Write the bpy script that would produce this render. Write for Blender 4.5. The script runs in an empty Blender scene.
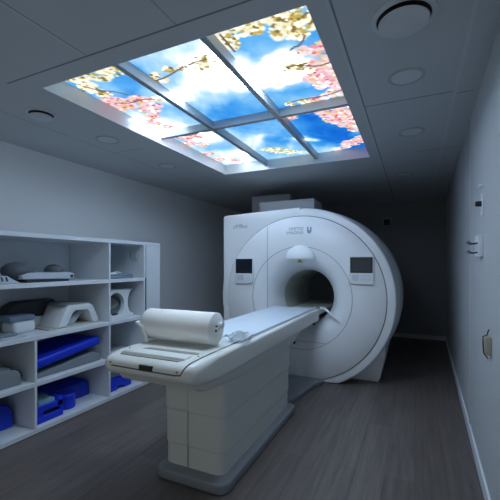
import bpy, bmesh, math, random
import numpy as np
from mathutils import Vector, Matrix
random.seed(4); PI = math.pi
SC = bpy.context.scene; COL = SC.collection
ORIGIN = {}

# ------------------------------------------------------------------ materials
def mat(name, col, rough=.5, metal=0., var=.04, scale=18., bump=0., spec=.5, trans=0.):
    m = bpy.data.materials.new(name); m.use_nodes = True
    nt = m.node_tree; b = nt.nodes['Principled BSDF']
    b.inputs['Roughness'].default_value = rough; b.inputs['Metallic'].default_value = metal
    b.inputs['Specular IOR Level'].default_value = spec
    if trans: b.inputs['Transmission Weight'].default_value = trans
    tc = nt.nodes.new('ShaderNodeTexCoord'); n = nt.nodes.new('ShaderNodeTexNoise')
    n.inputs['Scale'].default_value = scale; n.inputs['Detail'].default_value = 3
    nt.links.new(tc.outputs['Object'], n.inputs['Vector'])
    r = nt.nodes.new('ShaderNodeMix'); r.data_type = 'RGBA'
    r.inputs[6].default_value = tuple(c*(1-var) for c in col)+(1,)
    r.inputs[7].default_value = tuple(min(1, c*(1+var)) for c in col)+(1,)
    nt.links.new(n.outputs['Fac'], r.inputs[0]); nt.links.new(r.outputs[2], b.inputs['Base Color'])
    if bump:
        bp = nt.nodes.new('ShaderNodeBump'); bp.inputs['Strength'].default_value = bump; bp.inputs['Distance'].default_value = .004
        nt.links.new(n.outputs['Fac'], bp.inputs['Height']); nt.links.new(bp.outputs['Normal'], b.inputs['Normal'])
    return m
M = dict(
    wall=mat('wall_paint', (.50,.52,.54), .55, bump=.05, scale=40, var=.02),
    leftwall=mat('wall_paint_lit', (.86,.87,.88), .55, bump=.05, scale=40, var=.02),  # copy of the wall paint, lightened in colour for the light on it
    back=mat('wall_paint_shaded', (.20,.205,.21), .7, scale=30, var=.05),  # wall paint darkened in colour for the light falloff at the back
    trim=mat('trim_white', (.72,.75,.80), .45),
    shell=mat('scanner_white', (.82,.84,.86), .32, var=.01, scale=3),
    liner=mat('bore_liner', (.50,.53,.48), .45, var=.02),
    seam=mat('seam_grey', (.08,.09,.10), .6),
    softseam=mat('seam_light', (.34,.36,.38), .6),
    screen=mat('dark_screen', (.008,.012,.018), .18),
    screen_in=mat('screen_glass', (.018,.028,.036), .15),
    pad=mat('key_pad', (.55,.60,.66), .4),
    ink=mat('grey_ink', (.30,.35,.42), .5),
    table=mat('table_cream', (.74,.75,.70), .35, var=.01, scale=3),
    column=mat('pedestal_cream', (.62,.63,.59), .5, var=.015, scale=3),
    board=mat('cradle_white', (.70,.78,.86), .35, var=.015),
    plinth=mat('plinth_grey', (.22,.235,.255), .4, var=.06),
    brass=mat('brass', (.36,.27,.11), .35, .9),
    slot=mat('slot_grey', (.28,.28,.26), .5),
    black=mat('black_plastic', (.012,.012,.014), .4),
    paper=mat('paper', (.84,.83,.80), .85, var=.02, scale=60, bump=.15),
    core=mat('paper_core', (.10,.09,.08), .8),
    shelf=mat('shelf_laminate', (.66,.70,.74), .5, var=.015),
    blue=mat('blue_vinyl', (.003,.035,.60), .5, var=.10, bump=.05),
    palecyan=mat('pale_cyan_foam', (.22,.40,.48), .8),
    charcoal=mat('charcoal_foam', (.035,.042,.05), .65),
    padgrey=mat('dark_grey_foam', (.09,.105,.12), .6),
    grey=mat('grey_foam', (.20,.23,.25), .7),
    greyblue=mat('grey_blue_foam', (.16,.22,.30), .7),
    palegrey=mat('pale_grey_plastic', (.45,.50,.55), .4),
    coil=mat('coil_white', (.72,.75,.76), .35),
    beige=mat('beige_plastic', (.42,.40,.33), .5),
    alu=mat('mullion_alu', (.36,.39,.42), .32, spec=.6),
    reveal=mat('reveal_white', (.62,.64,.66), .22, spec=.7),
    disc=mat('ceiling_disc', (.60,.63,.65), .5),
    discrim=mat('ceiling_disc_rim', (.40,.43,.45), .5),
    discdark=mat('valve_gap', (.012,.013,.015), .6),
    duct=mat('duct_grey', (.40,.42,.44), .5),
    yellow=mat('warning_yellow', (.45,.40,.05), .5),
    red=mat('stop_red', (.30,.02,.02), .4),
    film=mat('clear_film', (.75,.80,.82), .25, trans=.55),
)

def floor_mat():
    m = bpy.data.materials.new('vinyl_planks'); m.use_nodes = True; nt = m.node_tree; N = nt.nodes; L = nt.links
    b = N['Principled BSDF']; b.inputs['Roughness'].default_value = .46; b.inputs['Specular IOR Level'].default_value = .4
    g = N.new('ShaderNodeNewGeometry'); s = N.new('ShaderNodeSeparateXYZ'); L.new(g.outputs['Position'], s.inputs[0])
    c = N.new('ShaderNodeCombineXYZ'); L.new(s.outputs['Y'], c.inputs['X']); L.new(s.outputs['X'], c.inputs['Y'])
    br = N.new('ShaderNodeTexBrick'); L.new(c.outputs[0], br.inputs['Vector'])
    br.inputs['Scale'].default_value = 1; br.inputs['Brick Width'].default_value = 1.25; br.inputs['Row Height'].default_value = .185
    br.inputs['Mortar Size'].default_value = .0022; br.inputs['Mortar Smooth'].default_value = .3; br.offset = .37
    br.inputs['Color1'].default_value = (.128,.108,.098,1); br.inputs['Color2'].default_value = (.155,.132,.120,1)
    br.inputs['Mortar'].default_value = (.085,.072,.066,1)
    mp = N.new('ShaderNodeMapping'); mp.inputs['Scale'].default_value = (1.6, 26, 1); L.new(c.outputs[0], mp.inputs['Vector'])
    n = N.new('ShaderNodeTexNoise'); n.inputs['Scale'].default_value = 1; n.inputs['Detail'].default_value = 6; n.inputs['Roughness'].default_value = .65
    L.new(mp.outputs[0], n.inputs['Vector'])
    rp = N.new('ShaderNodeValToRGB'); rp.color_ramp.elements[0].position = .3; rp.color_ramp.elements[0].color = (.68,.68,.69,1)
    rp.color_ramp.elements[1].position = .72; rp.color_ramp.elements[1].color = (1.22,1.21,1.2,1); L.new(n.outputs['Fac'], rp.inputs[0])
    mx = N.new('ShaderNodeMix'); mx.data_type = 'RGBA'; mx.blend_type = 'MULTIPLY'; mx.inputs[0].default_value = 1
    L.new(br.outputs['Color'], mx.inputs[6]); L.new(rp.outputs[0], mx.inputs[7]); L.new(mx.outputs[2], b.inputs['Base Color'])
    bp = N.new('ShaderNodeBump'); bp.inputs['Strength'].default_value = .15; bp.inputs['Distance'].default_value = .003
    L.new(n.outputs['Fac'], bp.inputs['Height']); L.new(bp.outputs[0], b.inputs['Normal'])
    return m

def ceiling_mat():
    m = bpy.data.materials.new('ceiling_panels'); m.use_nodes = True; nt = m.node_tree; N = nt.nodes; L = nt.links
    b = N['Principled BSDF']; b.inputs['Roughness'].default_value = .5
    g = N.new('ShaderNodeNewGeometry'); s = N.new('ShaderNodeSeparateXYZ'); L.new(g.outputs['Position'], s.inputs[0])
    def mth(op, a, bb):
        k = N.new('ShaderNodeMath'); k.operation = op
        for i, v in enumerate((a, bb)):
            if isinstance(v, (int, float)): k.inputs[i].default_value = v
            else: L.new(v, k.inputs[i])
        return k.outputs[0]
    def line(axis, c, w, lo, hi):
        o = 'Y' if axis == 'X' else 'X'
        d = mth('ABSOLUTE', mth('SUBTRACT', s.outputs[axis], c), 0)
        r = mth('LESS_THAN', d, w)
        return mth('MULTIPLY', r, mth('MULTIPLY', mth('GREATER_THAN', s.outputs[o], lo), mth('LESS_THAN', s.outputs[o], hi)))
    dark = [('Y',1.445,.006,-2.42,.3),('X',-.345,.005,-2,7.4),('Y',2.79,.006,-.34,.235),('Y',2.83,.006,.26,.36),('Y',4.12,.006,.0,.40),
            ('Y',5.45,.006,-.34,.43),('X',-1.687,.003,-2,1.44),('X',-.455,.003,-2,1.44),('X',-1.07,.002,-2,1.44),('X',-2.9,.003,-2,7.4),('Y',2.83,.004,-2.9,-2.5),('Y',4.12,.004,-3.6,-2.5)]
    lite = [('X',.25,.010,-2,7.4),('X',-1.70,.006,-2,1.44),('X',-.36,.006,-2,7.4)]
    def total(ls):
        t = None
        for a in ls:
            v = line(*a); t = v if t is None else mth('MAXIMUM', t, v)
        return t
    n = N.new('ShaderNodeTexNoise'); n.inputs['Scale'].default_value = 3; L.new(g.outputs['Position'], n.inputs['Vector'])
    base = N.new('ShaderNodeMix'); base.data_type = 'RGBA'; base.inputs[6].default_value = (.50,.53,.55,1); base.inputs[7].default_value = (.53,.56,.58,1)
    L.new(n.outputs['Fac'], base.inputs[0])
    m1 = N.new('ShaderNodeMix'); m1.data_type = 'RGBA'; L.new(total(lite), m1.inputs[0]); L.new(base.outputs[2], m1.inputs[6]); m1.inputs[7].default_value = (.55,.59,.63,1)
    m2 = N.new('ShaderNodeMix'); m2.data_type = 'RGBA'; L.new(total(dark), m2.inputs[0]); L.new(m1.outputs[2], m2.inputs[6]); m2.inputs[7].default_value = (.17,.19,.21,1)
    L.new(m2.outputs[2], b.inputs['Base Color'])
    return m
M['floor'] = floor_mat(); M['ceil'] = ceiling_mat()
pm = bpy.data.materials.new('backlit_print'); pm.use_nodes = True
nt = pm.node_tree; nt.nodes.clear()
at = nt.nodes.new('ShaderNodeAttribute'); at.attribute_name = 'print'
em = nt.nodes.new('ShaderNodeEmission'); ou = nt.nodes.new('ShaderNodeOutputMaterial')
nt.links.new(at.outputs['Color'], em.inputs['Color']); nt.links.new(em.outputs[0], ou.inputs[0]); em.inputs['Strength'].default_value = 1
M['print'] = pm

# ------------------------------------------------------------------ mesh builder
class MB:
    def __init__(s): s.bm = bmesh.new()
    def _merge(s, b2):
        me = bpy.data.meshes.new('tmp'); b2.to_mesh(me); b2.free(); s.bm.from_mesh(me); bpy.data.meshes.remove(me); return s
    def box(s, a, b, bev=0., seg=2, rot=None, piv=None):
        t = bmesh.new(); bmesh.ops.create_cube(t, size=1)
        for v in t.verts: v.co = Vector([(a[i]+b[i])/2 + v.co[i]*(b[i]-a[i]) for i in range(3)])
        if bev: bmesh.ops.bevel(t, geom=t.edges[:], offset=bev, segments=seg, profile=.5, affect='EDGES')
        s._rot(t, rot, piv, a, b); return s._merge(t)
    def _rot(s, t, rot, piv, a=None, b=None):
        if rot:
            p = Vector(piv) if piv else (Vector(a)+Vector(b))/2
            R = Matrix.Rotation(rot[2],3,'Z') @ Matrix.Rotation(rot[1],3,'Y') @ Matrix.Rotation(rot[0],3,'X')
            for v in t.verts: v.co = p + R @ (v.co-p)
    def prism(s, pts, ax, a, b, bev=0., seg=2, rot=None, piv=None):
        t = bmesh.new()
        def P(u, w, h): return {'X':(h,u,w), 'Y':(u,h,w), 'Z':(u,w,h)}[ax]
        lo = [t.verts.new(P(u,w,a)) for u,w in pts]; hi = [t.verts.new(P(u,w,b)) for u,w in pts]
        n = len(pts); caps = [t.faces.new(lo), t.faces.new(hi[::-1])]
        for i in range(n): t.faces.new((lo[i], lo[(i+1)%n], hi[(i+1)%n], hi[i]))
        bmesh.ops.recalc_face_normals(t, faces=t.faces[:])
        if bev: bmesh.ops.bevel(t, geom=list({e for f in caps for e in f.edges}), offset=bev, segments=seg, profile=.5, affect='EDGES')
        s._rot(t, rot, piv); return s._merge(t)
    def rings(s, R, closed=False, caps=True):
        t = bmesh.new(); V = [[t.verts.new(p) for p in r] for r in R]; n = len(R[0])
        for i in range(len(V)-1 if not closed else len(V)):
            A, B = V[i], V[(i+1) % len(V)]
            for j in range(n): t.faces.new((A[j], A[(j+1)%n], B[(j+1)%n], B[j]))
        if caps and not closed: t.faces.new(V[0][::-1]); t.faces.new(V[-1])
        bmesh.ops.recalc_face_normals(t, faces=t.faces[:]); return s._merge(t)
    def lathe(s, prof, c, ax='Y', seg=96, caps=False, closed=False, zmin=None):
        R = []
        for r, h in prof:
            ring = []
            for k in range(seg):
                a = 2*PI*k/seg; u, w = r*math.cos(a), r*math.sin(a)
                p = {'X':(c[0]+h, c[1]+u, c[2]+w), 'Y':(c[0]+u, c[1]+h, c[2]+w), 'Z':(c[0]+u, c[1]+w, c[2]+h)}[ax]
                if zmin is not None: p = (p[0], p[1], max(p[2], zmin))
                ring.append(p)
            R.append(ring)
        return s.rings(R, closed, caps)
    def tube(s, path, r, seg=10):
        path = [Vector(p) for p in path]; R = []
        up = None
        for i, p in enumerate(path):
            d = (path[min(i+1,len(path)-1)] - path[max(i-1,0)]).normalized()
            if up is None: up = d.orthogonal().normalized()
            up = (up - d*up.dot(d)).normalized(); w = d.cross(up)
            rr = r[i] if isinstance(r, (list,tuple)) else r
            R.append([p + up*math.cos(2*PI*k/seg)*rr + w*math.sin(2*PI*k/seg)*rr for k in range(seg)])
        return s.rings(R)
    def ell(s, c, r, seg=32, cut=None):
        t = bmesh.new(); bmesh.ops.create_uvsphere(t, u_segments=seg, v_segments=seg//2, radius=1)
        for v in t.verts: v.co = Vector([c[i]+v.co[i]*r[i] for i in range(3)])
        if cut is not None:
            for v in t.verts: v.co.z = max(v.co.z, cut)
        return s._merge(t)
    def text(s, txt, x, y, z, size, align='LEFT', depth=.001, shear=0.):
        cu = bpy.data.curves.new('t', 'FONT'); cu.body = txt; cu.size = size; cu.align_x = align; cu.extrude = depth; cu.shear = shear
        o = bpy.data.objects.new('t', cu); COL.objects.link(o); dg = bpy.context.evaluated_depsgraph_get()
        me = bpy.data.meshes.new_from_object(o.evaluated_get(dg)); COL.objects.unlink(o); bpy.data.objects.remove(o)
        b2 = bmesh.new(); b2.from_mesh(me); bpy.data.meshes.remove(me)
        for v in b2.verts: v.co = Vector((x+v.co.x, y-v.co.z, z+v.co.y))
        return s._merge(b2)
    def build(s, name, m, parent=None, origin=None, smooth=True, ang=.6):
        bm = s.bm; bm.normal_update()
        for f in bm.faces: f.smooth = smooth
        if smooth:
            for e in bm.edges:
                if len(e.link_faces) == 2 and e.calc_face_angle(0) > ang: e.smooth = False
        if parent is not None: o0 = ORIGIN[parent]
        elif origin is not None: o0 = Vector(origin)
        else:
            xs = [v.co for v in bm.verts]
            o0 = Vector(((min(v.x for v in xs)+max(v.x for v in xs))/2, (min(v.y for v in xs)+max(v.y for v in xs))/2, min(v.z for v in xs)))
        for v in bm.verts: v.co -= o0
        me = bpy.data.meshes.new(name); bm.to_mesh(me); bm.free()
        me.materials.append(M[m] if isinstance(m, str) else m)
        o = bpy.data.objects.new(name, me); COL.objects.link(o)
        if parent is not None: o.parent = parent
        else: o.location = o0
        ORIGIN[o] = o0
        return o
def tag(o, label=None, cat=None, group=None, kind=None):
    if label: o['label'] = label
    if cat: o['category'] = cat
    if group: o['group'] = group
    if kind: o['kind'] = kind
    return o
def thing(name, loc, label, cat, group=None):
    o = bpy.data.objects.new(name, None); o.location = loc; o.empty_display_size = .1; COL.objects.link(o); ORIGIN[o] = Vector(loc)
    return tag(o, label, cat, group)
def copy_thing(o, delta, label):
    c = o.copy(); COL.objects.link(c); c.location = Vector(o.location)+Vector(delta); c['label'] = label
    for ch in [k for k in bpy.data.objects if k.parent == o]:
        d = ch.copy(); COL.objects.link(d); d.parent = c
        for g in [k for k in bpy.data.objects if k.parent == ch]:
            e = g.copy(); COL.objects.link(e); e.parent = d
    return c
def struct(o, label, cat): return tag(o, label, cat, kind='structure')

# ------------------------------------------------------------------ room shell
CZ = 2.58; YB = 7.4; Y0 = -1.6; XL = -3.6
def xr(y): return .388 + .026*(y-2.507)
struct(MB().box((XL-.15, Y0, -.1), (.75, YB+.15, 0)).build('floor', 'floor', smooth=False), 'dark grey-brown wood-look plank floor', 'floor')
SX0, SX1, SY0, SY1 = -2.268, -.446, 1.574, 4.118
c = MB()
c.box((XL-.15, Y0, CZ), (SX0, YB+.15, CZ+.25)); c.box((SX1, Y0, CZ), (.75, YB+.15, CZ+.25))
c.box((SX0, Y0, CZ), (SX1, SY0, CZ+.25)); c.box((SX0, SY1, CZ), (SX1, YB+.15, CZ+.25))
struct(c.build('ceiling', 'ceil', smooth=False), 'grey panelled ceiling with thin seams', 'ceiling')
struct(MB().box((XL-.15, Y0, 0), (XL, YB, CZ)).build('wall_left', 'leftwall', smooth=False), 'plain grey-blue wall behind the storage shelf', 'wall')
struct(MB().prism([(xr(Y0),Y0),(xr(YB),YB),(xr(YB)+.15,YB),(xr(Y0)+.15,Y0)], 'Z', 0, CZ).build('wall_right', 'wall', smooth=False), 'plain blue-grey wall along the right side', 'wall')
struct(MB().box((XL-.15, YB, 0), (.75, YB+.15, CZ)).build('wall_back', 'back', smooth=False), 'wall behind the scanner, coloured dark grey for the shade there', 'wall')
struct(MB().prism([(xr(Y0)-.014,Y0),(xr(YB)-.014,YB-.014),(xr(YB)-.0005,YB-.014),(xr(Y0)-.0005,Y0)], 'Z', 0, .085).build('baseboard_right', 'trim', smooth=False), 'white skirting at the foot of the right wall', 'baseboard')
struct(MB().box((XL+.001, YB-.014, 0), (xr(YB)-.002, YB, .075)).build('baseboard_back', 'duct', smooth=False), 'grey skirting at the foot of the back wall', 'baseboard')
struct(MB().box((XL, Y0, 0), (XL+.014, YB-.015, .085)).build('baseboard_left', 'trim', smooth=False), 'white skirting at the foot of the left wall', 'baseboard')
ys = 3.42
struct(MB().box((xr(ys)-.006, ys-.012, .09), (xr(ys)+.002, ys+.012, CZ-.002)).build('trim_1', 'wall', smooth=False), 'flat vertical joint strip on the right wall', 'trim')

# ------------------------------------------------------------------ backlit ceiling picture
PZ = 2.70
L_ = thing('ceiling_light_panel', ((SX0+SX1)/2, (SY0+SY1)/2, CZ), 'large backlit ceiling panel picturing blue sky, clouds and pink blossoms', 'light panel')
f = MB(); t = .004
f.box((SX0, SY0, CZ-.002), (SX0+t, SY1, PZ+.03)); f.box((SX1-t, SY0, CZ-.002), (SX1, SY1, PZ+.03))
f.box((SX0+t, SY0, CZ-.002), (SX1-t, SY0+t, PZ+.03)); f.box((SX0+t, SY1-t, CZ-.002), (SX1-t, SY1, PZ+.03))
f.box((SX0+t, SY0+t, PZ+.018), (SX1-t, SY1-t, PZ+.03))
f.build('frame', 'reveal', L_, smooth=False)
XS = [SX0+t, -1.687, -1.051, SX1-t]; YS = [SY0+t, 2.826, SY1-t]; BZ = 2.632; bw = .021
for x in XS[1:3]: MB().box((x-bw, SY0+t, BZ), (x+bw, SY1-t, PZ+.004), .003, 1).build('mullion', 'alu', L_)
MB().box((SX0+t, YS[1]-bw, BZ+.001), (SX1-t, YS[1]+bw, PZ+.003), .003, 1).build('mullion', 'alu', L_)

rng = np.random.default_rng(11)
def vnoise(x, y, sc, seed):
    r = np.random.default_rng(seed); G = r.random((64,64))
    x = x*sc+20; y = y*sc+20; i = np.floor(x).astype(int); j = np.floor(y).astype(int); fx = x-i; fy = y-j
    fx = fx*fx*(3-2*fx); fy = fy*fy*(3-2*fy)
    g = lambda a,b: G[a%64, b%64]
    return (g(i,j)*(1-fx)+g(i+1,j)*fx)*(1-fy)+(g(i,j+1)*(1-fx)+g(i+1,j+1)*fx)*fy
def fbm(x, y, sc, seed): return sum(vnoise(x, y, sc*2**k, seed+k)*.5**(k+1) for k in range(5))/.97
BLUE = [(-2.08,1.95,.24,.45),(-1.83,1.95,.22,.5),(-1.5,1.92,.18,.3),(-1.22,2.72,.30,.32),(-1.5,2.72,.25,.35),(-1.11,2.55,.2,.35),(-1.75,2.55,.22,.35),(-1.95,2.35,.2,.3),
 (-.90,1.84,.16,.75),(-.80,1.95,.13,.65),(-.93,2.06,.09,.6),(-.49,2.1,.22,.5),(-.75,2.68,.28,.5),(-.54,2.62,.2,.45),(-.97,2.68,.2,.35),(-.59,3.10,.3,.9),(-.70,3.6,.36,1.05),
 (-.92,3.1,.25,.8),(-.60,4.05,.28,.9),(-1.36,3.15,.28,.5),(-1.81,3.4,.25,.25),(-1.2,3.65,.25,.5),(-1.15,3.0,.25,.6),(-2.0,3.43,.2,.2),(-1.45,3.9,.2,.3)]
CLOUD = [(-.82,2.22,.26,.9),(-.92,2.4,.2,.7),(-.62,2.35,.2,.45),(-1.5,2.12,.32,.5),(-1.27,2.0,.25,.55),(-1.2,2.3,.2,.35),(-.97,3.57,.11,1.2),(-.86,3.64,.07,.8),(-1.5,3.45,.2,.45),(-2.05,2.6,.33,.5),(-1.95,3.1,.3,.4),(-2.0,3.7,.4,.35),(-1.32,3.4,.1,.5),(-1.7,2.3,.14,.4)]
def sky(x, y):
    w = fbm(x, y, 2.2, 3)-.5; w2 = fbm(x, y, 2.2, 40)-.5
    xx = x+w*.35; yy = y+w2*.35
    b = np.zeros_like(x)
    for cx, cy, r, a in BLUE: b += a*np.exp(-((xx-cx)**2+(yy-cy)**2)/(r*r)*1.3)
    for cx, cy, r, a in CLOUD: b -= a*np.exp(-((xx-cx)**2+(yy-cy)**2)/(r*r)*1.3)
    b += .40 + (fbm(x, y*.8, 4, 77)-.5)*.8 + (fbm(x*2.2+y, y*.7, 5, 91)-.5)*.5
    b = np.minimum(b, .38+.75*fbm(x*1.3-y*.4, y+x*.3, 3.2, 130)+.55*np.clip((x+1.1)/.25,0,1)*np.clip((y-2.75)/.2,0,1))
    b = np.clip(b, -.35, 1.45)
    K = np.array([-.32,-.06,.12,.32,.62,1.0,1.45])
    C = np.array([[WH*.78,WH*.98,WH*1.22],[WH*.45,WH*.6,WH*.78],[.95,1.15,1.35],[.52,.80,1.08],[.24,.58,1.0],[.035,.29,.84],[.004,.11,.64]])
    return np.stack([np.exp(np.interp(b, K, np.log(C[:,k]))) for k in range(3)], -1)
WH = 33.0
Y_, P_, W_ = 'y', 'p', 'w'
CL = [(-2.17,1.80,Y_,.09),(-1.98,1.76,Y_,.1),(-1.85,1.78,Y_,.08),(-2.2,1.9,Y_,.06),(-2.16,1.99,Y_,.06),(-1.5,1.93,Y_,.035),(-1.23,1.94,Y_,.075),(-1.3,1.98,Y_,.05),(-1.62,1.99,Y_,.06),(-1.72,2.0,Y_,.05),(-1.4,1.95,Y_,.03),
 (-1.0,1.77,Y_,.09),(-.88,1.77,Y_,.08),(-.8,1.78,Y_,.06),(-.98,1.86,Y_,.05),(-.68,1.79,Y_,.09),(-.59,1.77,Y_,.09),(-.57,1.87,Y_,.08),(-.66,1.9,Y_,.07),(-.51,1.83,Y_,.08),(-.59,1.94,Y_,.05),
 (-.53,2.12,P_,.06),(-.62,2.11,P_,.04),(-.75,2.25,Y_,.045),(-.66,2.28,Y_,.05),(-.56,2.27,P_,.07),(-.5,2.33,P_,.07),(-.62,2.45,P_,.09),(-.55,2.42,P_,.09),(-.52,2.54,P_,.09),(-.62,2.56,W_,.06),(-.53,2.72,P_,.08),(-.62,2.76,W_,.05),(-.92,2.76,Y_,.03),(-.8,2.77,Y_,.04),(-.7,2.76,P_,.05),
 (-2.2,2.13,P_,.09),(-2.18,2.22,P_,.1),(-2.1,2.20,P_,.08),(-1.98,2.19,P_,.07),(-1.95,2.29,P_,.08),(-1.86,2.24,P_,.04),(-2.04,2.38,P_,.08),(-2.1,2.48,P_,.06),(-2.19,2.6,P_,.07),(-2.12,2.72,P_,.06),(-2.2,2.92,P_,.1),(-2.12,3.0,P_,.1),(-2.02,3.05,P_,.07),(-2.2,3.2,P_,.07),(-2.1,3.3,P_,.06),(-2.2,3.6,P_,.06),(-2.2,3.85,P_,.08),(-2.05,3.95,P_,.06),
 (-1.5,3.78,'g',.1),(-1.4,3.85,'g',.11),(-1.3,3.95,'g',.09),(-1.2,4.0,'g',.06),(-1.0,3.02,P_,.05),(-.93,2.94,P_,.07),(-.8,2.95,P_,.06),(-.66,3.05,P_,.1),(-.57,3.0,P_,.1),(-.55,3.17,P_,.11),(-.68,3.2,P_,.07),(-.54,3.36,P_,.1),(-.6,3.28,P_,.09),(-.5,3.53,P_,.09),(-.71,4.02,P_,.07),(-.61,3.92,P_,.1),(-.52,3.85,P_,.1),(-.8,4.05,W_,.05)]
PET = []
for cx, cy, k, r in CL:
    for _ in range(int(3+r*(45 if k == 'y' else 75))):
        a = rng.random()*2*PI; q = r*math.sqrt(rng.random())*.95
        PET.append((cx+q*math.cos(a), cy+q*math.sin(a), .018+.3*r, {'y':(1.0,.96,.80),'p':(.98,.70,.76),'g':(.82,.95,.76),'w':(1.0,.9,.95)}[k]))
for cx, cy, k, r in CL:
    n = int(8 + r*r*3300)
    for _ in range(n):
        a = rng.random()*2*PI; q = r*math.sqrt(rng.random())*1.05
        u = rng.random()
        if k == 'y': col = [(.62,.44,.10),(.95,.9,.62),(.24,.17,.06),(1.6,1.55,1.3),(1.2,1.15,.9),(.50,.40,.12)][int(u*6)]
        elif k == 'p': col = [(.85,.35,.42),(1.0,.62,.68),(1.3,1.0,1.05),(.70,.14,.2),(.9,.66,.42),(.95,.5,.6),(1.8,1.5,1.5),(.8,.6,.2)][int(u*8)]
        elif k == 'g': col = [(.45,.6,.2),(.9,.95,.7),(1.4,1.5,1.3),(.8,.5,.45)][int(u*4)]
        else: col = [(1.6,1.4,1.4),(1,.7,.75)][int(u*2)]
        PET.append((cx+q*math.cos(a), cy+q*math.sin(a), .010+.013*rng.random(), col))
TW = [((-2.2,1.85),(-2.0,2.1)),((-1.75,2.0),(-1.2,1.94)),((-.57,1.97),(-.72,2.12)),((-1.0,1.76),(-1.0,1.95)),((-.5,2.3),(-.78,2.25)),((-2.2,2.15),(-1.86,2.24)),((-2.2,2.95),(-1.9,3.06)),((-.5,2.7),(-.95,2.76))]
for (a, b) in TW:
    L2 = math.hypot(b[0]-a[0], b[1]-a[1]); n = int(L2/.006)
    for i in range(n):
        q = i/n; PET.append((a[0]+(b[0]-a[0])*q, a[1]+(b[1]-a[1])*q+.02*math.sin(q*6), .009, (.16,.12,.12)))
def pane(x0, x1, y0, y1):
    nx = int((x1-x0)/.008); ny = int((y1-y0)/.008)
    gx, gy = np.meshgrid(np.linspace(x0, x1, nx+1), np.linspace(y0, y1, ny+1), indexing='ij')
    C = sky(gx, gy)
    for px, py, r, col in PET:
        if px < x0-r or px > x1+r or py < y0-r or py > y1+r: continue
        i0 = max(0, int((px-r-x0)/(x1-x0)*nx)); i1 = min(nx, int((px+r-x0)/(x1-x0)*nx)+1)
        j0 = max(0, int((py-r-y0)/(y1-y0)*ny)); j1 = min(ny, int((py+r-y0)/(y1-y0)*ny)+1)
        s = (slice(i0, i1+1), slice(j0, j1+1))
        d = np.hypot(gx[s]-px, gy[s]-py); w = np.clip((1-d/r)*2.5, 0, 1)[...,None]
        C[s] = np.exp(np.log(C[s])*(1-w)+np.log(np.array(col))*w)
    o0 = ORIGIN[L_]
    V = np.stack([gx-o0.x, gy-o0.y, np.full_like(gx, PZ-o0.z)], -1).reshape(-1,3)
    idx = np.arange((nx+1)*(ny+1)).reshape(nx+1, ny+1)
    F = np.stack([idx[:-1,:-1], idx[:-1,1:], idx[1:,1:], idx[1:,:-1]], -1).reshape(-1,4)
    me = bpy.data.meshes.new('light_pane'); me.from_pydata(V.tolist(), [], F.tolist())
    ca = me.attributes.new('print', 'FLOAT_COLOR', 'POINT')
    ca.data.foreach_set('color', np.concatenate([C.reshape(-1,3), np.ones((V.shape[0],1))], 1).astype(np.float32).ravel())
    me.materials.append(M['print']); o = bpy.data.objects.new('light_pane', me); COL.objects.link(o); o.parent = L_
for i in range(3):
    for j in range(2):
        pane(XS[i]+(bw if i else 0), XS[i+1]-(bw if i < 2 else 0), YS[j]+(bw if j else 0), YS[j+1]-(bw if not j else 0))

# ------------------------------------------------------------------ ceiling fittings
def valve(x, y, r, label):
    v = thing('air_valve', (x, y, CZ), label, 'air vent', 'large round air valves in the ceiling')
    MB().lathe([(r*1.24, -.0005),(r*1.24,-.006),(r*1.04,-.010),(r*1.04,-.0005)], (x,y,CZ), 'Z', 64).build('rim', 'disc', v)
    MB().lathe([(r*1.04,-.002),(r*1.04,-.004)], (x,y,CZ), 'Z', 64, caps=True).build('throat', 'discdark', v)
    MB().lathe([(r*.93,-.022),(r*.97,-.026),(r*.95,-.032),(r*.5,-.037),(.001,-.038)], (x,y,CZ), 'Z', 64, caps=True).build('disc', 'disc', v)
    MB().lathe([(.02,-.0005),(.02,-.023)], (x,y,CZ), 'Z', 16, caps=True).build('stem', 'discdark', v)
valve(-2.66, 1.845, .085, 'dark-rimmed round air valve left of the glowing sky panel')
valve(-.05, 1.85, .118, 'dark-rimmed round air valve at the top right of the ceiling')
proto = None
for x, y, lab in ((-.05,2.45,'flush round ceiling disc nearest the right-hand air valve'), (-.03,3.49,'second flush round ceiling disc behind the right-hand air valve'),
                  (-.13,5.1,'flush round ceiling disc above the dark corner, right of the scanner'), (-.68,5.85,'farthest flush ceiling disc, just above the scanner'),
                  (-2.65,2.50,'flush ceiling disc beside the left edge of the sky panel'), (-2.70,3.47,'faint flush ceiling disc beyond the far left corner of the sky panel')):
    if proto is None:
        proto = thing('ceiling_speaker', (x, y, CZ), lab, 'ceiling disc', 'flush round discs in the ceiling')
        MB().lathe([(.11,-.0005),(.108,-.004),(.090,-.005),(.088,-.0005)], (x,y,CZ), 'Z', 48).build('rim', 'discrim', proto)
        MB().lathe([(.088,-.0006),(.088,-.003),(.001,-.0035)], (x,y,CZ), 'Z', 48, caps=True).build('cover', 'disc', proto)
        px, py = x, y
    else: copy_thing(proto, (x-px, y-py, 0), lab)

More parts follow.
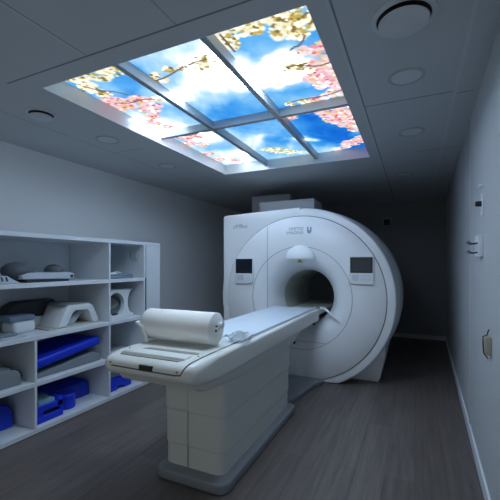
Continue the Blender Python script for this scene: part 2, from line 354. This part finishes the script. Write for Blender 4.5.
# ------------------------------------------------------------------ scanner
GX, GZ, GY = -1.268, .99, 4.16
G = thing('mri_scanner', (GX, 5.0, 0), 'large white ring-shaped scanner with a dark round bore and two screens', 'scanner')
arc = [(GX+.95*math.cos(a), GZ+.95*math.sin(a)) for a in [PI/2+PI*k/40 for k in range(41)]]
arc = [(x, max(z, .03)) for x, z in arc]
R_ = .035
cab = [(-2.328,0),(-2.328,2.042-R_)]+[(-2.328+R_-R_*math.cos(a), 2.042-R_+R_*math.sin(a)) for a in (.4,.8,1.2)]+[(-2.27,2.045),(GX,2.088)]+arc+[(GX,0)]
MB().prism(cab, 'Y', GY+.018, 5.75, .012, 2).build('side_cabinet', 'shell', G)
MB().lathe([(.90,.02),(.994,.02),(1.05,.02),(1.076,.03),(1.088,.055),(1.093,.10),(1.094,.2),(1.095,.3),(1.10,.315),(1.118,.45),(1.13,.75),(1.13,1.0),(1.09,1.3),(1.04,1.5),(.95,1.58),(.335,1.6)],
           (GX,GY,GZ), 'Y', 160, zmin=.012).build('drum_cover', 'shell', G, ang=.5)
MB().lathe([(.986,.02),(.986,.004),(.982,0),(.66,0),(.60,.004),(.55,.015),(.50,.036),(.46,.064),(.425,.105),(.395,.16),(.37,.23),(.35,.32),(.338,.42)],
           (GX,GY,GZ), 'Y', 160, zmin=.008).build('front_cover', 'shell', G, ang=.9)
MB().lathe([(.338,.42),(.333,.48),(.333,1.6),(.340,1.6),(.345,.48)], (GX,GY,GZ), 'Y', 96).build('bore_liner', 'liner', G)
MB().lathe([(.986,.0165),(.994,.0165),(.994,.0195),(.986,.0195)], (GX,GY,GZ), 'Y', 160, closed=True, zmin=.02).build('outer_seam', 'seam', G)
MB().lathe([(.618,-.0008),(.624,-.0008),(.624,.004),(.618,.004)], (GX,GY,GZ), 'Y', 128, closed=True).build('inner_seam', 'softseam', G)
MB().box((-1.690,GY-.001,.30),(-1.684,GY+.003,1.865)).build('door_seam', 'softseam', G)
MB().box((-1.55,GY-.001,.465),(-.95,GY+.003,.469)).build('lower_seam', 'softseam', G)
p = MB().ell((GX+.01,GY+.005,1.475), (.185,.085,.15), 40, cut=1.462); p.build('laser_hood', 'shell', G, ang=1.0)
MB().prism([(GX-.03,1.418),(GX+.03,1.418),(GX,1.468)], 'Y', GY-.004, GY+.02).build('warning_sticker', 'yellow', G)
for ftx in (0,):
    MB().prism([(-1.0,0),(-.40,0),(-.375,.04),(-.315,.34),(-.32,.6),(-.9,.6)], 'Y', 4.47, 5.5, .012).build('foot', 'shell', G)
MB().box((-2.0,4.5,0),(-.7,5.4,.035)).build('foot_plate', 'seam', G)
def console(x0, x1, z0, z1, zs, flip):
    m = MB(); r = .05; k = [(x0,z1),(x1,z1)]
    if flip: k += [(x1,z0),(x0+r,z0)]+[(x0+r-r*math.sin(a), z0+r-r*math.cos(a)) for a in (.4,.8,1.2,1.57)]
    else: k += [(x1,z0+r)]+[(x1-r+r*math.cos(a), z0+r-r*math.sin(a)) for a in (.4,.8,1.2,1.57)]+[(x0,z0)]
    m.prism(k, 'Y', GY-.028, GY+.01, .004, 1); cs = m.build('control_console', 'coil', G)
    s = MB().box((x0+.012,GY-.0305,zs),(x1-.012,GY-.026,z1-.012)).build('screen', 'screen', cs)
    return cs
a = console(-2.130, -1.872, 1.150, 1.478, 1.280, False)
MB().box((-2.102,GY-.0305,1.185),(-2.002,GY-.027,1.262),.006,1).build('key_pad', 'pad', a)
MB().lathe([(.034,-.036),(.038,-.030),(.038,-.026)], (-1.935,GY,1.225), 'Y', 32, caps=True).build('dial', 'coil', a)
b = console(-.678, -.412, 1.172, 1.488, 1.300, True)
MB().box((-.650,GY-.0313,1.315),(-.440,GY-.0300,1.464)).build('display_area', 'screen_in', b)
q = .030; sx, sz = -.607, 1.240
shield = lambda cx, cz, w, h: [(cx-w,cz+h),(cx+w,cz+h),(cx+w,cz-.2*h),(cx+.7*w,cz-.7*h),(cx,cz-h),(cx-.7*w,cz-.7*h),(cx-w,cz-.2*h)]
MB().prism(shield(sx, sz, .036, .036), 'Y', GY-.0295, GY-.027).build('emblem', 'pad', b)
tx = MB(); tx.text('UNITED', -.550, GY-.0285, 1.252, .036); tx.text('IMAGING', -.550, GY-.0285, 1.212, .036); tx.build('lettering', 'pad', b, smooth=False)
tx = MB(); tx.text('uMR', -2.185, GY+.0172, 1.868, .075, shear=.2); tx.text('560', -2.05, GY+.0172, 1.868, .052); tx.build('model_lettering', 'ink', G, smooth=False)
tx = MB(); tx.text('UNITED', -1.215, GY-.0006, 1.812, .052, 'RIGHT'); tx.text('IMAGING', -1.215, GY-.0006, 1.763, .052, 'RIGHT'); tx.build('maker_lettering', 'ink', G, smooth=False)
U = [(x+.03, z+.005) for x, z in [(-1.205,1.838),(-1.186,1.838),(-1.186,1.806),(-1.178,1.797),(-1.168,1.806),(-1.168,1.838),(-1.149,1.838),(-1.149,1.79),(-1.157,1.769),(-1.178,1.755),(-1.198,1.769),(-1.205,1.79)]]
MB().prism(U, 'Y', GY-.0016, GY+.002).build('maker_emblem', 'ink', G, smooth=False)
MB().lathe([(.018,.004),(.018,-.012),(.012,-.018)], (-1.335,GY,.445), 'Y', 20, caps=True).build('stop_button', 'red', G)
# side wings of the docking recess below the bore
MB().tube([(-1.03,GY+.10,.87),(-.97,GY+.05,.865),(-.90,GY+.012,.825),(-.83,GY,.765),(-.78,GY-.001,.73)], [.016,.016,.013,.008,.003], 10).build('recess_lip', 'shell', G)
D = thing('rooftop_housing', (-1.7, 4.95, 2.1215), 'pale grey box unit on top of the scanner', 'equipment box')
MB().box((-2.05,4.75,2.136),(-1.24,5.2,2.295),.012,2).build('housing_body', 'duct', D)
MB().box((-2.40,5.25,2.136),(-1.75,5.6,2.49),.012,2).build('duct_riser', 'duct', D)
MB().box((-2.35,4.8,2.1215),(-1.35,5.55,2.137)).build('base_tray', 'duct', D)

# ------------------------------------------------------------------ patient table
TX = -1.34
T = thing('patient_table', (TX, 2.6, 0), 'long cream patient table on a grey plinth running into the scanner bore', 'scanner table')
def rr(cx, hw, zt, zb, r, y, n=6):
    r = min(r, hw*.95, (zt-zb)*.48); P = []
    for (qx, qz, a0) in ((cx+hw-r, zt-r, 0), (cx-hw+r, zt-r, PI/2), (cx-hw+r, zb+r, PI), (cx+hw-r, zb+r, 1.5*PI)):
        for k in range(n+1): a = a0+PI/2*k/n; P.append((qx+r*math.cos(a), y, qz+r*math.sin(a)))
    return P
secs = [(1.535,.255,.828,.805,.05,-.02),(1.540,.282,.841,.790,.05,-.02),(1.552,.304,.853,.773,.05,-.02),(1.575,.320,.863,.757,.05,-.02),(1.61,.329,.869,.745,.045,-.018),(1.68,.331,.873,.737,.034,-.016),(1.78,.329,.8745,.731,.024,-.014),(2.0,.323,.8745,.728,.02,-.01),(2.14,.319,.8745,.726,.02,-.008),(2.16,.318,.862,.726,.02,-.008),(2.5,.308,.862,.722,.02,-.004),(4.0,.292,.862,.715,.02,0),(4.24,.290,.862,.715,.02,0)]
MB().rings([rr(TX+dx,h,a,b,r,y) for y,h,a,b,r,dx in secs]).build('table_body', 'table', T, ang=.7)
# curved cradle on top
def cr(y, hw, z0):
    top = []; bot = []
    for k in range(21):
        u = -1+2*k/20; lip = .022*max(0, (abs(u)-.72)/.28)**1.5
        top.append((TX+u*hw, y, z0+.004+lip*.45+.002*u*u)); bot.append((TX+u*hw, y, z0-.001))
    return top+bot[::-1]
MB().rings([cr(y,h,.8625) for y,h in ((2.165,.25),(2.18,.255),(4.1,.252),(4.24,.252))]).build('cradle', 'board', T, ang=.5)
MB().box((TX-.268,2.165,.862),(TX-.256,4.24,.8634)).build('cradle_groove','softseam',T)
MB().box((TX+.256,2.165,.862),(TX+.268,4.24,.8634)).build('cradle_groove','softseam',T)
MB().box((TX-.16,4.2,.775),(-1.06,5.6,.825),.01,1).build('bore_rail', 'liner', T)
# end panel: seam, grip, notch, screws
se = [(TX-.315,1.556,.818),(TX-.25,1.535,.815),(TX,1.532,.813),(TX+.19,1.532,.812),(TX+.228,1.534,.816),(TX+.240,1.541,.840),(TX+.247,1.556,.8555),(TX+.252,1.585,.8665),(TX+.256,1.68,.8735),(TX+.257,1.8,.875),(TX+.258,2.13,.875),(TX+.258,2.16,.864)]
MB().tube(se, .0042, 6).build('end_panel_seam', 'seam', T)
MB().prism([(TX-.20,1.735),(TX+.21,1.735),(TX+.19,1.775),(TX-.175,1.775)], 'Z', .866, .8758).build('grip_recess', 'slot', T, smooth=False)
MB().prism([(TX-.245,1.592),(TX+.165,1.592),(TX+.185,1.617),(TX-.26,1.617)], 'Z', .852, .8708).build('grip_recess', 'slot', T, smooth=False)
MB().box((TX-.265,1.619,.855),(TX+.195,1.70,.8815),.010,3).build('grip_bar', 'table', T)
MB().prism([(TX-.045,1.526),(TX+.04,1.526),(TX+.05,1.56),(TX-.055,1.56)], 'Z', .815, .842).build('latch_notch', 'black', T, smooth=False)
for x, y, z, ny in ((TX-.285,1.71,.873,0),(TX+.225,1.71,.873,0),(TX-.265,1.537,.832,1),(TX+.205,1.536,.830,1)):
    MB().lathe([(.0065,0),(.0065,.003),(.003,.005)] if not ny else [(.0065,.006),(.0065,-.004),(.003,-.006)], (x,y,z), 'Y' if ny else 'Z', 14, caps=True).build('screw', 'brass', T)
MB().ell((TX+.290,4.0,.715),(.012,.035,.014),14).build('bumper','black',T)
# pedestal with its seams
def rp(x0, x1, y0, y1, r, n=8):
    P = []
    for (cx, cy, a0) in ((x1-r,y1-r,0),(x0+r,y1-r,PI/2),(x0+r,y0+r,PI),(x1-r,y0+r,1.5*PI)):
        for k in range(n+1): a = a0+PI/2*k/n; P.append((cx+r*math.cos(a), cy+r*math.sin(a)))
    return P
pd = MB()
pd.prism(rp(-1.540,-1.088,1.945,3.235,.06), 'Z', .055, .205, .003, 1); pd.prism(rp(-1.545,-1.083,1.941,3.245,.06), 'Z', .208, .43, .003, 1)
pd.prism(rp(-1.550,-1.078,1.937,3.26,.06), 'Z', .433, .70, .003, 1); ped = pd.build('pedestal', 'column', T, ang=.5)
MB().prism(rp(-1.538,-1.090,1.947,3.233,.06), 'Z', .06, .64).build('pedestal_seam', 'softseam', ped)
MB().box((-1.347,1.9355,.07),(-1.345,1.944,.635)).build('centre_seam','softseam',ped)
MB().prism([(1.575,.765),(1.61,.72),(1.70,.683),(1.95,.655),(2.18,.63),(3.3,.63),(3.6,.72)], 'X', -1.60, -1.065, .02, 3).build('under_cover', 'column', T, ang=.5)
MB().prism(rp(-1.562,-1.026,1.862,3.27,.07), 'Z', 0, .068, .015, 3).build('plinth', 'plinth', T)
MB().prism([(-1.62,3.28),(-1.15,3.28),(-1.13,3.36),(-1.03,3.95),(-.98,4.10),(-.98,4.16),(-1.62,4.16)], 'Z', 0, .05, .01, 2).build('cable_cover', 'plinth', T)

# couch roll and its holder
RY, RZ = 1.955, .990
roll = thing('paper_roll', (-1.408, RY, RZ-.1), 'big white paper roll lying across the table end', 'paper roll')
MB().lathe([(.022,-.268),(.097,-.268),(.102,-.263),(.103,0),(.102,.263),(.097,.268),(.022,.268)], (-1.408,RY,RZ), 'X', 72, closed=True).build('paper_body', 'paper', roll, ang=.8)
MB().lathe([(.0215,-.265),(.0215,.265),(.018,.265),(.018,-.265)], (-1.408,RY,RZ), 'X', 24, closed=True).build('cardboard_core', 'core', roll)
H = thing('roll_holder', (-1.63, 1.885, .8715), 'bent white tube bracket carrying the paper roll on the table end', 'roll holder')
MB().tube([(-1.705,RY,RZ),(-1.12,RY,RZ)], .009, 12).build('spindle', 'coil', H)
MB().tube([(-1.70,RY,RZ),(-1.735,1.95,RZ),(-1.755,1.925,.992),(-1.735,1.895,.995),(-1.68,1.862,.994),(-1.65,1.855,.982),(-1.636,1.86,.96),(-1.632,1.87,.92),(-1.63,1.875,.8765)], .014, 12).build('arm', 'coil', H)
MB().lathe([(.024,0),(.024,.006),(.015,.010)], (-1.63,1.885,.875), 'Z', 20, caps=True).build('foot', 'coil', H)
MB().lathe([(.02,-.012),(.024,0),(.02,.014)], (-1.118,RY+.02,RZ+.022), 'X', 20, caps=True).build('end_cap', 'coil', H)
# crumpled film at the end of the roll
fb = bmesh.new(); nx, ny = 14, 16; gv = []
for i in range(nx+1):
    row = []
    for j in range(ny+1):
        u, v = i/nx, j/ny
        z = .884+.03*abs(math.sin(7*u+3*v))*(1-.7*v)*math.exp(-((u-.35)**2)*5)+.012*math.sin(11*v+5*u)**2
        row.append(fb.verts.new((-1.20+.15*u+.02*math.sin(5*v), 2.10+.28*v+.02*math.sin(6*u), z)))
    gv.append(row)
for i in range(nx):
    for j in range(ny): fb.faces.new((gv[i][j],gv[i+1][j],gv[i+1][j+1],gv[i][j+1]))
ex = bmesh.ops.solidify(fb, geom=fb.faces[:], thickness=.0015)
m = MB(); m._merge(fb); tag(m.build('crumpled_film', 'film', ang=1.2), 'crumpled clear sheet on the table beside the end of the paper roll', 'plastic sheet')

# ------------------------------------------------------------------ storage shelf
FX, BX = -2.82, -3.42; TH = .018; YA, YD1, YD2, YE, YF = 1.13, 1.911, 2.69, 3.205, 3.476; TOP = 1.652
S = thing('storage_shelf', (-3.12, 2.3, 0), 'white open storage shelf unit along the left wall', 'shelf')
MB().box((BX,YA-TH,TOP-.036),(FX,YF,TOP),.002,1).build('top_panel','shelf',S)
MB().box((BX,YA-TH,.006),(FX,YF,.045),.002,1).build('bottom_panel','shelf',S)
MB().box((BX+.02,YA,0),(FX-.03,YF-.02,.006)).build('plinth_strip','seam',S)
MB().box((BX,YA-TH,.045),(BX+.012,YF,TOP-.036)).build('back_panel','shelf',S)
ZB = (.41,.792,1.225)
def upright(y, z0, z1): MB().box((BX+.012,y-.011,z0),(FX,y+.011,z1),.002,1).build('upright','shelf',S)
upright(YA, .045, TOP-.036); upright(YD2, .045, TOP-.036); upright(YE, .045, TOP-.036)
upright(YD1, .045, ZB[1]-.018)
def board(y0, y1, z): MB().box((BX+.012,y0+.011,z-.018),(FX-.001,y1-.011,z+.018),.002,1).build('shelf_board','shelf',S)
board(YA,YD1,ZB[0]); board(YD1,YD2,ZB[0]); board(YA,YD2,ZB[1]); board(YA,YD2,ZB[2])
for z in ZB: board(YD2,YE,z)
MB().box((FX-.02,YE+TH+.012,.046),(FX-.001,YF,TOP-.037),.002,1).build('end_door','shelf',S)
MB().box((FX-.012,YE+TH,.60),(FX-.002,YE+TH+.012,1.24)).build('door_gap','black',S)
for y in (2.95,3.02): pass
for dx in (-.10,-.03):
    x = -2.88+dx
    MB().tube([(x-.02,YE-.011+.0,1.54),(x-.022,YE-.011-.02,1.53),(x-.02,YE-.011-.022,1.47),(x+.01,YE-.011-.022,1.45),(x+.025,YE-.011-.02,1.47),(x+.025,YE-.011-.0,1.52)], .006, 8).build('hook','duct',S)
Z1, Z2, Z3, Z0 = .4285, .8105, 1.2435, .0455

# top row, left: flat coil tray with two pads
o = thing('coil_tray', (-3.0,2.09,Z3), 'long flat pale-grey coil tray with two dark round pads on the top shelf', 'imaging coil')
MB().box((-3.12,1.90,Z3),(-2.92,2.30,Z3+.03),.008,2).build('base','charcoal',o)
MB().prism([(1.86,Z3+.03),(1.84,Z3+.06),(1.90,Z3+.085),(2.05,Z3+.083),(2.30,Z3+.083),(2.34,Z3+.07),(2.335,Z3+.025),(2.30,Z3+.02)], 'X',-3.14,-2.90,.012,2).build('tray','palegrey',o)
MB().ell((-3.02,1.885,Z3+.10),(.12,.12,.075),28).build('pad','padgrey',o)
MB().ell((-3.05,2.235,Z3+.095),(.09,.075,.06),28).build('pad','padgrey',o)
MB().lathe([(.016,0),(.016,-.012)],(-2.90,2.31,Z3+.045),'X',16,caps=True).build('knob','black',o)
o = thing('coil_connector', (-2.93,1.72,Z3), 'small white ridged coil plug at the left end of the top shelf', 'coil plug')
MB().prism([(1.60,Z3),(1.84,Z3),(1.78,Z3+.03),(1.73,Z3+.062),(1.60,Z3+.07)],'X',-2.97,-2.89,.008,2).build('body','palegrey',o)
for k in range(3): MB().box((-2.893,1.645+.035*k,Z3+.02),(-2.886,1.657+.035*k,Z3+.055),rot=(.3,0,0)).build('rib','charcoal',o)
# second row: head coil with white arch
o = thing('arched_coil', (-2.97,2.35,Z2), 'white arched head coil with grey cap on the middle shelf', 'imaging coil')
A_ = [(2.185,Z2+.012),(2.21,Z2+.06),(2.275,Z2+.185),(2.31,Z2+.205),(2.53,Z2+.200),(2.57,Z2+.18),(2.635,Z2+.05),(2.635,Z2+.012),(2.575,Z2+.012),(2.56,Z2+.035),(2.525,Z2+.125),(2.50,Z2+.145),(2.37,Z2+.148),(2.345,Z2+.13),(2.285,Z2+.03),(2.27,Z2+.012)]
MB().prism(A_,'X',-3.20,-2.92,.010,2).build('arch','coil',o)
MB().prism([(2.275,Z2+.190),(2.31,Z2+.2065),(2.53,Z2+.2015),(2.57,Z2+.182),(2.578,Z2+.194),(2.535,Z2+.214),(2.31,Z2+.224),(2.262,Z2+.20)],'X',-3.19,-2.94,.003,1).build('cap','grey',o)
MB().prism([(2.28,Z2+.013),(2.42,Z2+.013),(2.51,Z2+.115),(2.48,Z2+.135)],'X',-3.12,-3.0,.006,1).build('inner_plate','palegrey',o)
MB().box((-3.2,2.10,Z2),(-2.93,2.66,Z2+.012),.003,1).build('base_plate','beige',o)
o = thing('head_cradle', (-3.12,2.0,Z2), 'dark padded head cradle on a white base beside the arched coil', 'head rest')
MB().prism([(1.95,Z2+.001),(1.92,Z2+.06),(1.94,Z2+.10),(2.26,Z2+.10),(2.30,Z2+.06),(2.26,Z2+.001)],'X',-3.30,-3.215,.02,3).build('base','coil',o)
MB().box((-3.205,1.86,Z2+.0),(-3.02,2.05,Z2+.10),.03,3).build('base','coil',o)
MB().prism([(1.90,Z2+.10),(1.94,Z2+.21),(2.02,Z2+.25),(2.36,Z2+.25),(2.42,Z2+.19),(2.30,Z2+.10)],'X',-3.36,-3.215,.02,3).build('pad','charcoal',o)
MB().box((-3.205,1.83,Z2+.10),(-3.03,2.05,Z2+.15),.015,2).build('pad','greyblue',o)
o = thing('flat_coil_plates', (-2.93,1.75,Z2), 'pair of flat pale plates at the front left of the middle shelf', 'coil plates')
MB().box((-3.02,1.42,Z2),(-2.85,1.86,Z2+.018),.006,2).build('plate','palegrey',o)
MB().box((-3.0,1.45,Z2+.018),(-2.87,1.80,Z2+.034),.006,2,rot=(.02,0,.05)).build('plate','grey',o)
# cushions
tag(MB().prism([(1.945,Z1),(2.635,Z1),(2.65,Z1+.06),(2.55,Z1+.10),(1.945,Z1+.035)],'X',-3.36,-2.89,.012,2).build('foam_cushion','grey'), 'flat grey cushion under the blue one on the lower middle shelf', 'cushion')
tag(MB().box((-3.36,1.94,.51),(-2.87,2.62,.59),.02,3,rot=(.13,0,0),piv=(-3.1,1.945,.512)).build('foam_cushion','blue'), 'flat blue cushion tilted on the grey one on the lower middle shelf', 'cushion')
def bread(y0,y1,z0,h,r):
    return [(y0,z0),(y1,z0)]+[(y1-r+r*math.cos(a),z0+h-r+r*math.sin(a)) for a in [k*PI/16 for k in range(9)]]+[(y0+r-r*math.sin(a),z0+h-r+r*math.cos(a)) for a in [k*PI/16 for k in range(9)]]
o = thing('spine_pad', (-3.05,1.6,Z1), 'rounded grey pad with piped edge at the far left of the lower shelf', 'pad')
MB().prism(bread(1.42,1.83,Z1,.14,.085),'X',-3.25,-2.88,.012,2).build('pad_body','grey',o)
pb = bread(1.415,1.835,Z1,.145,.088); MB().tube([(-2.885,y,z) for y,z in pb[2:11]],.006,6).build('piping','charcoal',o)
tag(MB().prism([(1.52,Z0),(1.86,Z0),(1.86,Z0+.11),(1.83,Z0+.18),(1.76,Z0+.22),(1.52,Z0+.22)],'X',-3.3,-3.03,.02,3).build('foam_block','blue'), 'blue foam block at the far left of the bottom shelf', 'foam block')
# notched blue holder
o = thing('foam_holder', (-3.0,2.07,Z0), 'blue notched foam holder with a slot, holding pale pads, on the bottom shelf', 'foam holder')
x0,x1,y0,y1,z0,z1 = -3.12,-2.875,1.935,2.205,Z0,Z0+.175
m = MB(); m.box((x0,y0,z0),(x1-.03,y1,z0+.09),.008,2)
m.box((x1-.03,y0,z0),(x1,y1,z0+.055),.004,1); m.box((x1-.03,y0,z0+.055),(x1,y0+.08,z0+.095),.002,1); m.box((x1-.03,y1-.03,z0+.055),(x1,y1,z0+.095),.002,1); m.box((x1-.03,y0,z0+.095),(x1,y1,z1-.03),.004,1)
m.box((x0,y0,z0+.085),(x1,y0+.03,z1+.02),.008,2); m.box((x0,y1-.06,z0+.085),(x1,y1,z1),.008,2); m.box((x0,y0,z0+.085),(x0+.03,y1,z1+.02),.008,2)
m.build('holder_body','blue',o); MB().box((x1-.032,y0+.08,z0+.056),(x1-.029,y1-.03,z0+.094)).build('slot','black',o)  # black sheet at the back of the recess stands in for its shade
for k, dx in enumerate((0,.095)):
    tag(MB().box((-3.085+dx,1.988,.138),(-2.995+dx,2.143,.235-.012*k),.012,2).build('foam_pad','palecyan'), ('pale cyan foam pad at the back of the notched blue holder','pale cyan foam pad at the front of the notched blue holder')[k], 'foam pad', 'pale pads in the blue holder')
tag(MB().lathe([(.068,0),(.075,.008),(.075,.125),(.068,.133),(.06,.135)],(-2.99,2.325,Z0),'Z',32,caps=True).build('foam_cylinder','blue'), 'blue foam cylinder standing beside the notched blue holder', 'foam roll')
tag(MB().prism([(2.22,Z0),(2.66,Z0),(2.66,Z0+.11),(2.64,Z0+.155),(2.25,Z0+.155),(2.22,Z0+.12)],'X',-3.36,-3.075,.015,2).build('foam_block','blue'), 'long blue foam block behind the cylinder on the bottom shelf', 'foam block')
# right column
o = thing('flat_pad', (-3.0,2.97,Z3), 'flat blue-grey pad on the top right shelf', 'pad')
MB().box((-3.2,2.715,Z3),(-2.86,3.07,Z3+.03),.008,2).build('pad_body','greyblue',o); MB().box((-3.2,2.715,Z3+.031),(-2.865,3.065,Z3+.045),.005,2).build('pad_layer','grey',o)
o = thing('small_coil', (-2.96,2.85,Z3+.046), 'small white coil paddle lying on the flat blue-grey pad', 'imaging coil')
MB().box((-3.06,2.72,Z3+.046),(-2.88,2.86,Z3+.066),.008,2).build('paddle','coil',o); MB().tube([(-2.96,2.86,Z3+.057),(-2.95,2.9,Z3+.075),(-2.96,2.94,Z3+.065),(-2.94,2.97,Z3+.054)],.008,8).build('cable','palegrey',o)
o = thing('knee_coil', (-3.0,2.93,Z2), 'white coil with a big round opening on the middle right shelf', 'imaging coil')
m = bmesh.new(); K = 48; ycn, zcn, ra, rb = 2.855, Z2+.155, .115, .125
def outer(a):
    y, z = math.cos(a), math.sin(a)
    s = min(.145/abs(y) if abs(y) > 1e-6 else 9, .152/abs(z) if abs(z) > 1e-6 else 9); return (ycn+y*s, zcn+z*s)
L4 = []
for xx, kk in ((-2.90,1.0),(-3.15,.92)):
    L4.append(([m.verts.new((xx,)+outer(2*PI*k/K)) for k in range(K)], [m.verts.new((xx,ycn+ra*kk*math.cos(2*PI*k/K),zcn+rb*kk*math.sin(2*PI*k/K))) for k in range(K)]))
for k in range(K):
    j = (k+1)%K; (A,B),(C_,D_) = L4
    for q4 in ((A[k],A[j],B[j],B[k]),(C_[k],C_[j],D_[j],D_[k]),(A[k],A[j],C_[j],C_[k]),(B[k],B[j],D_[j],D_[k])): m.faces.new(q4)
bmesh.ops.recalc_face_normals(m, faces=m.faces[:]); q5 = MB(); q5._merge(m)
q5.prism([(2.995,Z2+.004),(3.12,Z2+.004),(3.13,Z2+.03),(3.06,Z2+.06),(3.03,Z2+.13),(3.03,Z2+.20),(3.06,Z2+.27),(3.09,Z2+.305),(2.995,Z2+.305)],'X',-3.14,-2.905,.008,2)
q5.build('housing','coil',o,ang=.5)
MB().lathe([(.108,.0),(.112,.01),(.112,.2),(.10,.2)],(-3.14,ycn,zcn),'X',40).build('lining','grey',o)
MB().box((-3.13,2.715,zcn-.118),(-2.93,2.72+.2,zcn-.10),.004,1).build('pad','charcoal',o)
MB().box((-3.16,2.72,Z2+.306),(-2.90,3.10,Z2+.318),.004,1).build('top_plate','palegrey',o)
o = thing('foam_holder', (-2.98,2.9,Z0), 'blue foam holder carrying a grey-blue pad in the bottom right shelf', 'foam holder')
m = MB(); m.prism([(2.715,Z0),(2.86,Z0),(2.88,Z0+.035),(2.95,Z0+.035),(2.97,Z0),(3.08,Z0),(3.08,Z0+.05),(3.03,Z0+.12),(2.715,Z0+.13)],'X',-3.15,-2.90,.012,2); m.build('holder_body','blue',o)
tag(MB().prism(bread(2.715,2.985,Z0+.131,.16,.12),'X',-3.12,-2.93,.012,2).build('foam_pad','greyblue'), 'rounded grey-blue pad on the blue holder in the bottom right shelf', 'foam pad')

# ------------------------------------------------------------------ fittings on the walls
def onwall(y): return xr(y)-.0005
y = 2.665; x = onwall(y)
o = thing('rotary_switch', (x,y,1.705), 'black knob on a narrow white plate high on the right wall', 'switch')
MB().box((x-.010,y-.026,1.705),(x,y+.026,1.85),.003,1).build('plate','trim',o)
MB().lathe([(.017,0),(.017,-.028),(.013,-.034)],(x-.009,y,1.782),'X',24,caps=True).build('knob','black',o)
y = 2.74; x = onwall(y)
o = thing('hook_rack', (x,y,1.44), 'white wall plate with two rows of small hooks on the right wall', 'hook rack')
MB().box((x-.030,y-.066,1.445),(x,y+.066,1.585),.004,1).build('plate','trim',o)
for r_, z in enumerate((1.535,1.475)):
    for k in range(4):
        yy = y-.054+.036*k; MB().tube([(x-.028,yy,z),(x-.055,yy,z-.004),(x-.075,yy,z+.002),(x-.08,yy,z+.014)],.005,8).build('hook','duct' if k%2 else 'charcoal',o)
y = 2.36; x = onwall(y)
o = thing('socket_box', (x,y,.895), 'beige box with a short black lead on the right wall', 'socket')
MB().box((x-.036,y-.032,.895),(x,y+.032,.995),.005,2).build('box_body','beige',o)
MB().tube([(x-.004,y+.03,1.03),(x-.012,y+.025,1.015),(x-.016,y+.012,1.003),(x-.038,y-.002,.994),(x-.040,y-.015,.95),(x-.038,y-.03,.905),(x-.02,y-.036,.88)],.0035,8).build('lead','black',o)
tag(MB().lathe([(.012,0),(.012,-.02),(.008,-.024)],(onwall(2.70),2.70,1.90),'X',16,caps=True).build('wall_stud','trim'), 'tiny white stud above the black knob on the right wall', 'stud')
o = thing('wall_grille', (-.495,YB,2.13), 'small square dark grille high on the back wall', 'grille')
m = MB()
for a4 in ((-.575,2.13,-.415,2.15),(-.575,2.27,-.415,2.29),(-.575,2.15,-.555,2.27),(-.435,2.15,-.415,2.27)): m.box((a4[0],YB-.03,a4[1]),(a4[2],YB-.0005,a4[3]))
m.build('frame','softseam',o); MB().box((-.555,YB-.012,2.15),(-.435,YB-.0005,2.27)).build('mesh_panel','discdark',o)

# ------------------------------------------------------------------ camera, world
cam = bpy.data.cameras.new('camera'); co = bpy.data.objects.new('camera', cam); COL.objects.link(co)
co.location = (0,0,1.4); co.rotation_euler = (PI/2, 0, math.atan(165/356)); cam.sensor_width = 36; cam.lens = 36*356/500; cam.shift_y = 14/500; cam.clip_start = .05
SC.camera = co
w = bpy.data.worlds.new('world'); SC.world = w; w.use_nodes = True
w.node_tree.nodes['Background'].inputs['Color'].default_value = (.90,.97,1.0,1); w.node_tree.nodes['Background'].inputs['Strength'].default_value = .50
SC.view_settings.view_transform = 'Standard'; SC.view_settings.look = 'None'; SC.view_settings.gamma = 1; SC.view_settings.use_curve_mapping = False
SC.view_settings.exposure = 0
SC.cycles.use_denoising = True; SC.cycles.max_bounces = 8; SC.cycles.diffuse_bounces = 5; SC.cycles.sample_clamp_indirect = 6
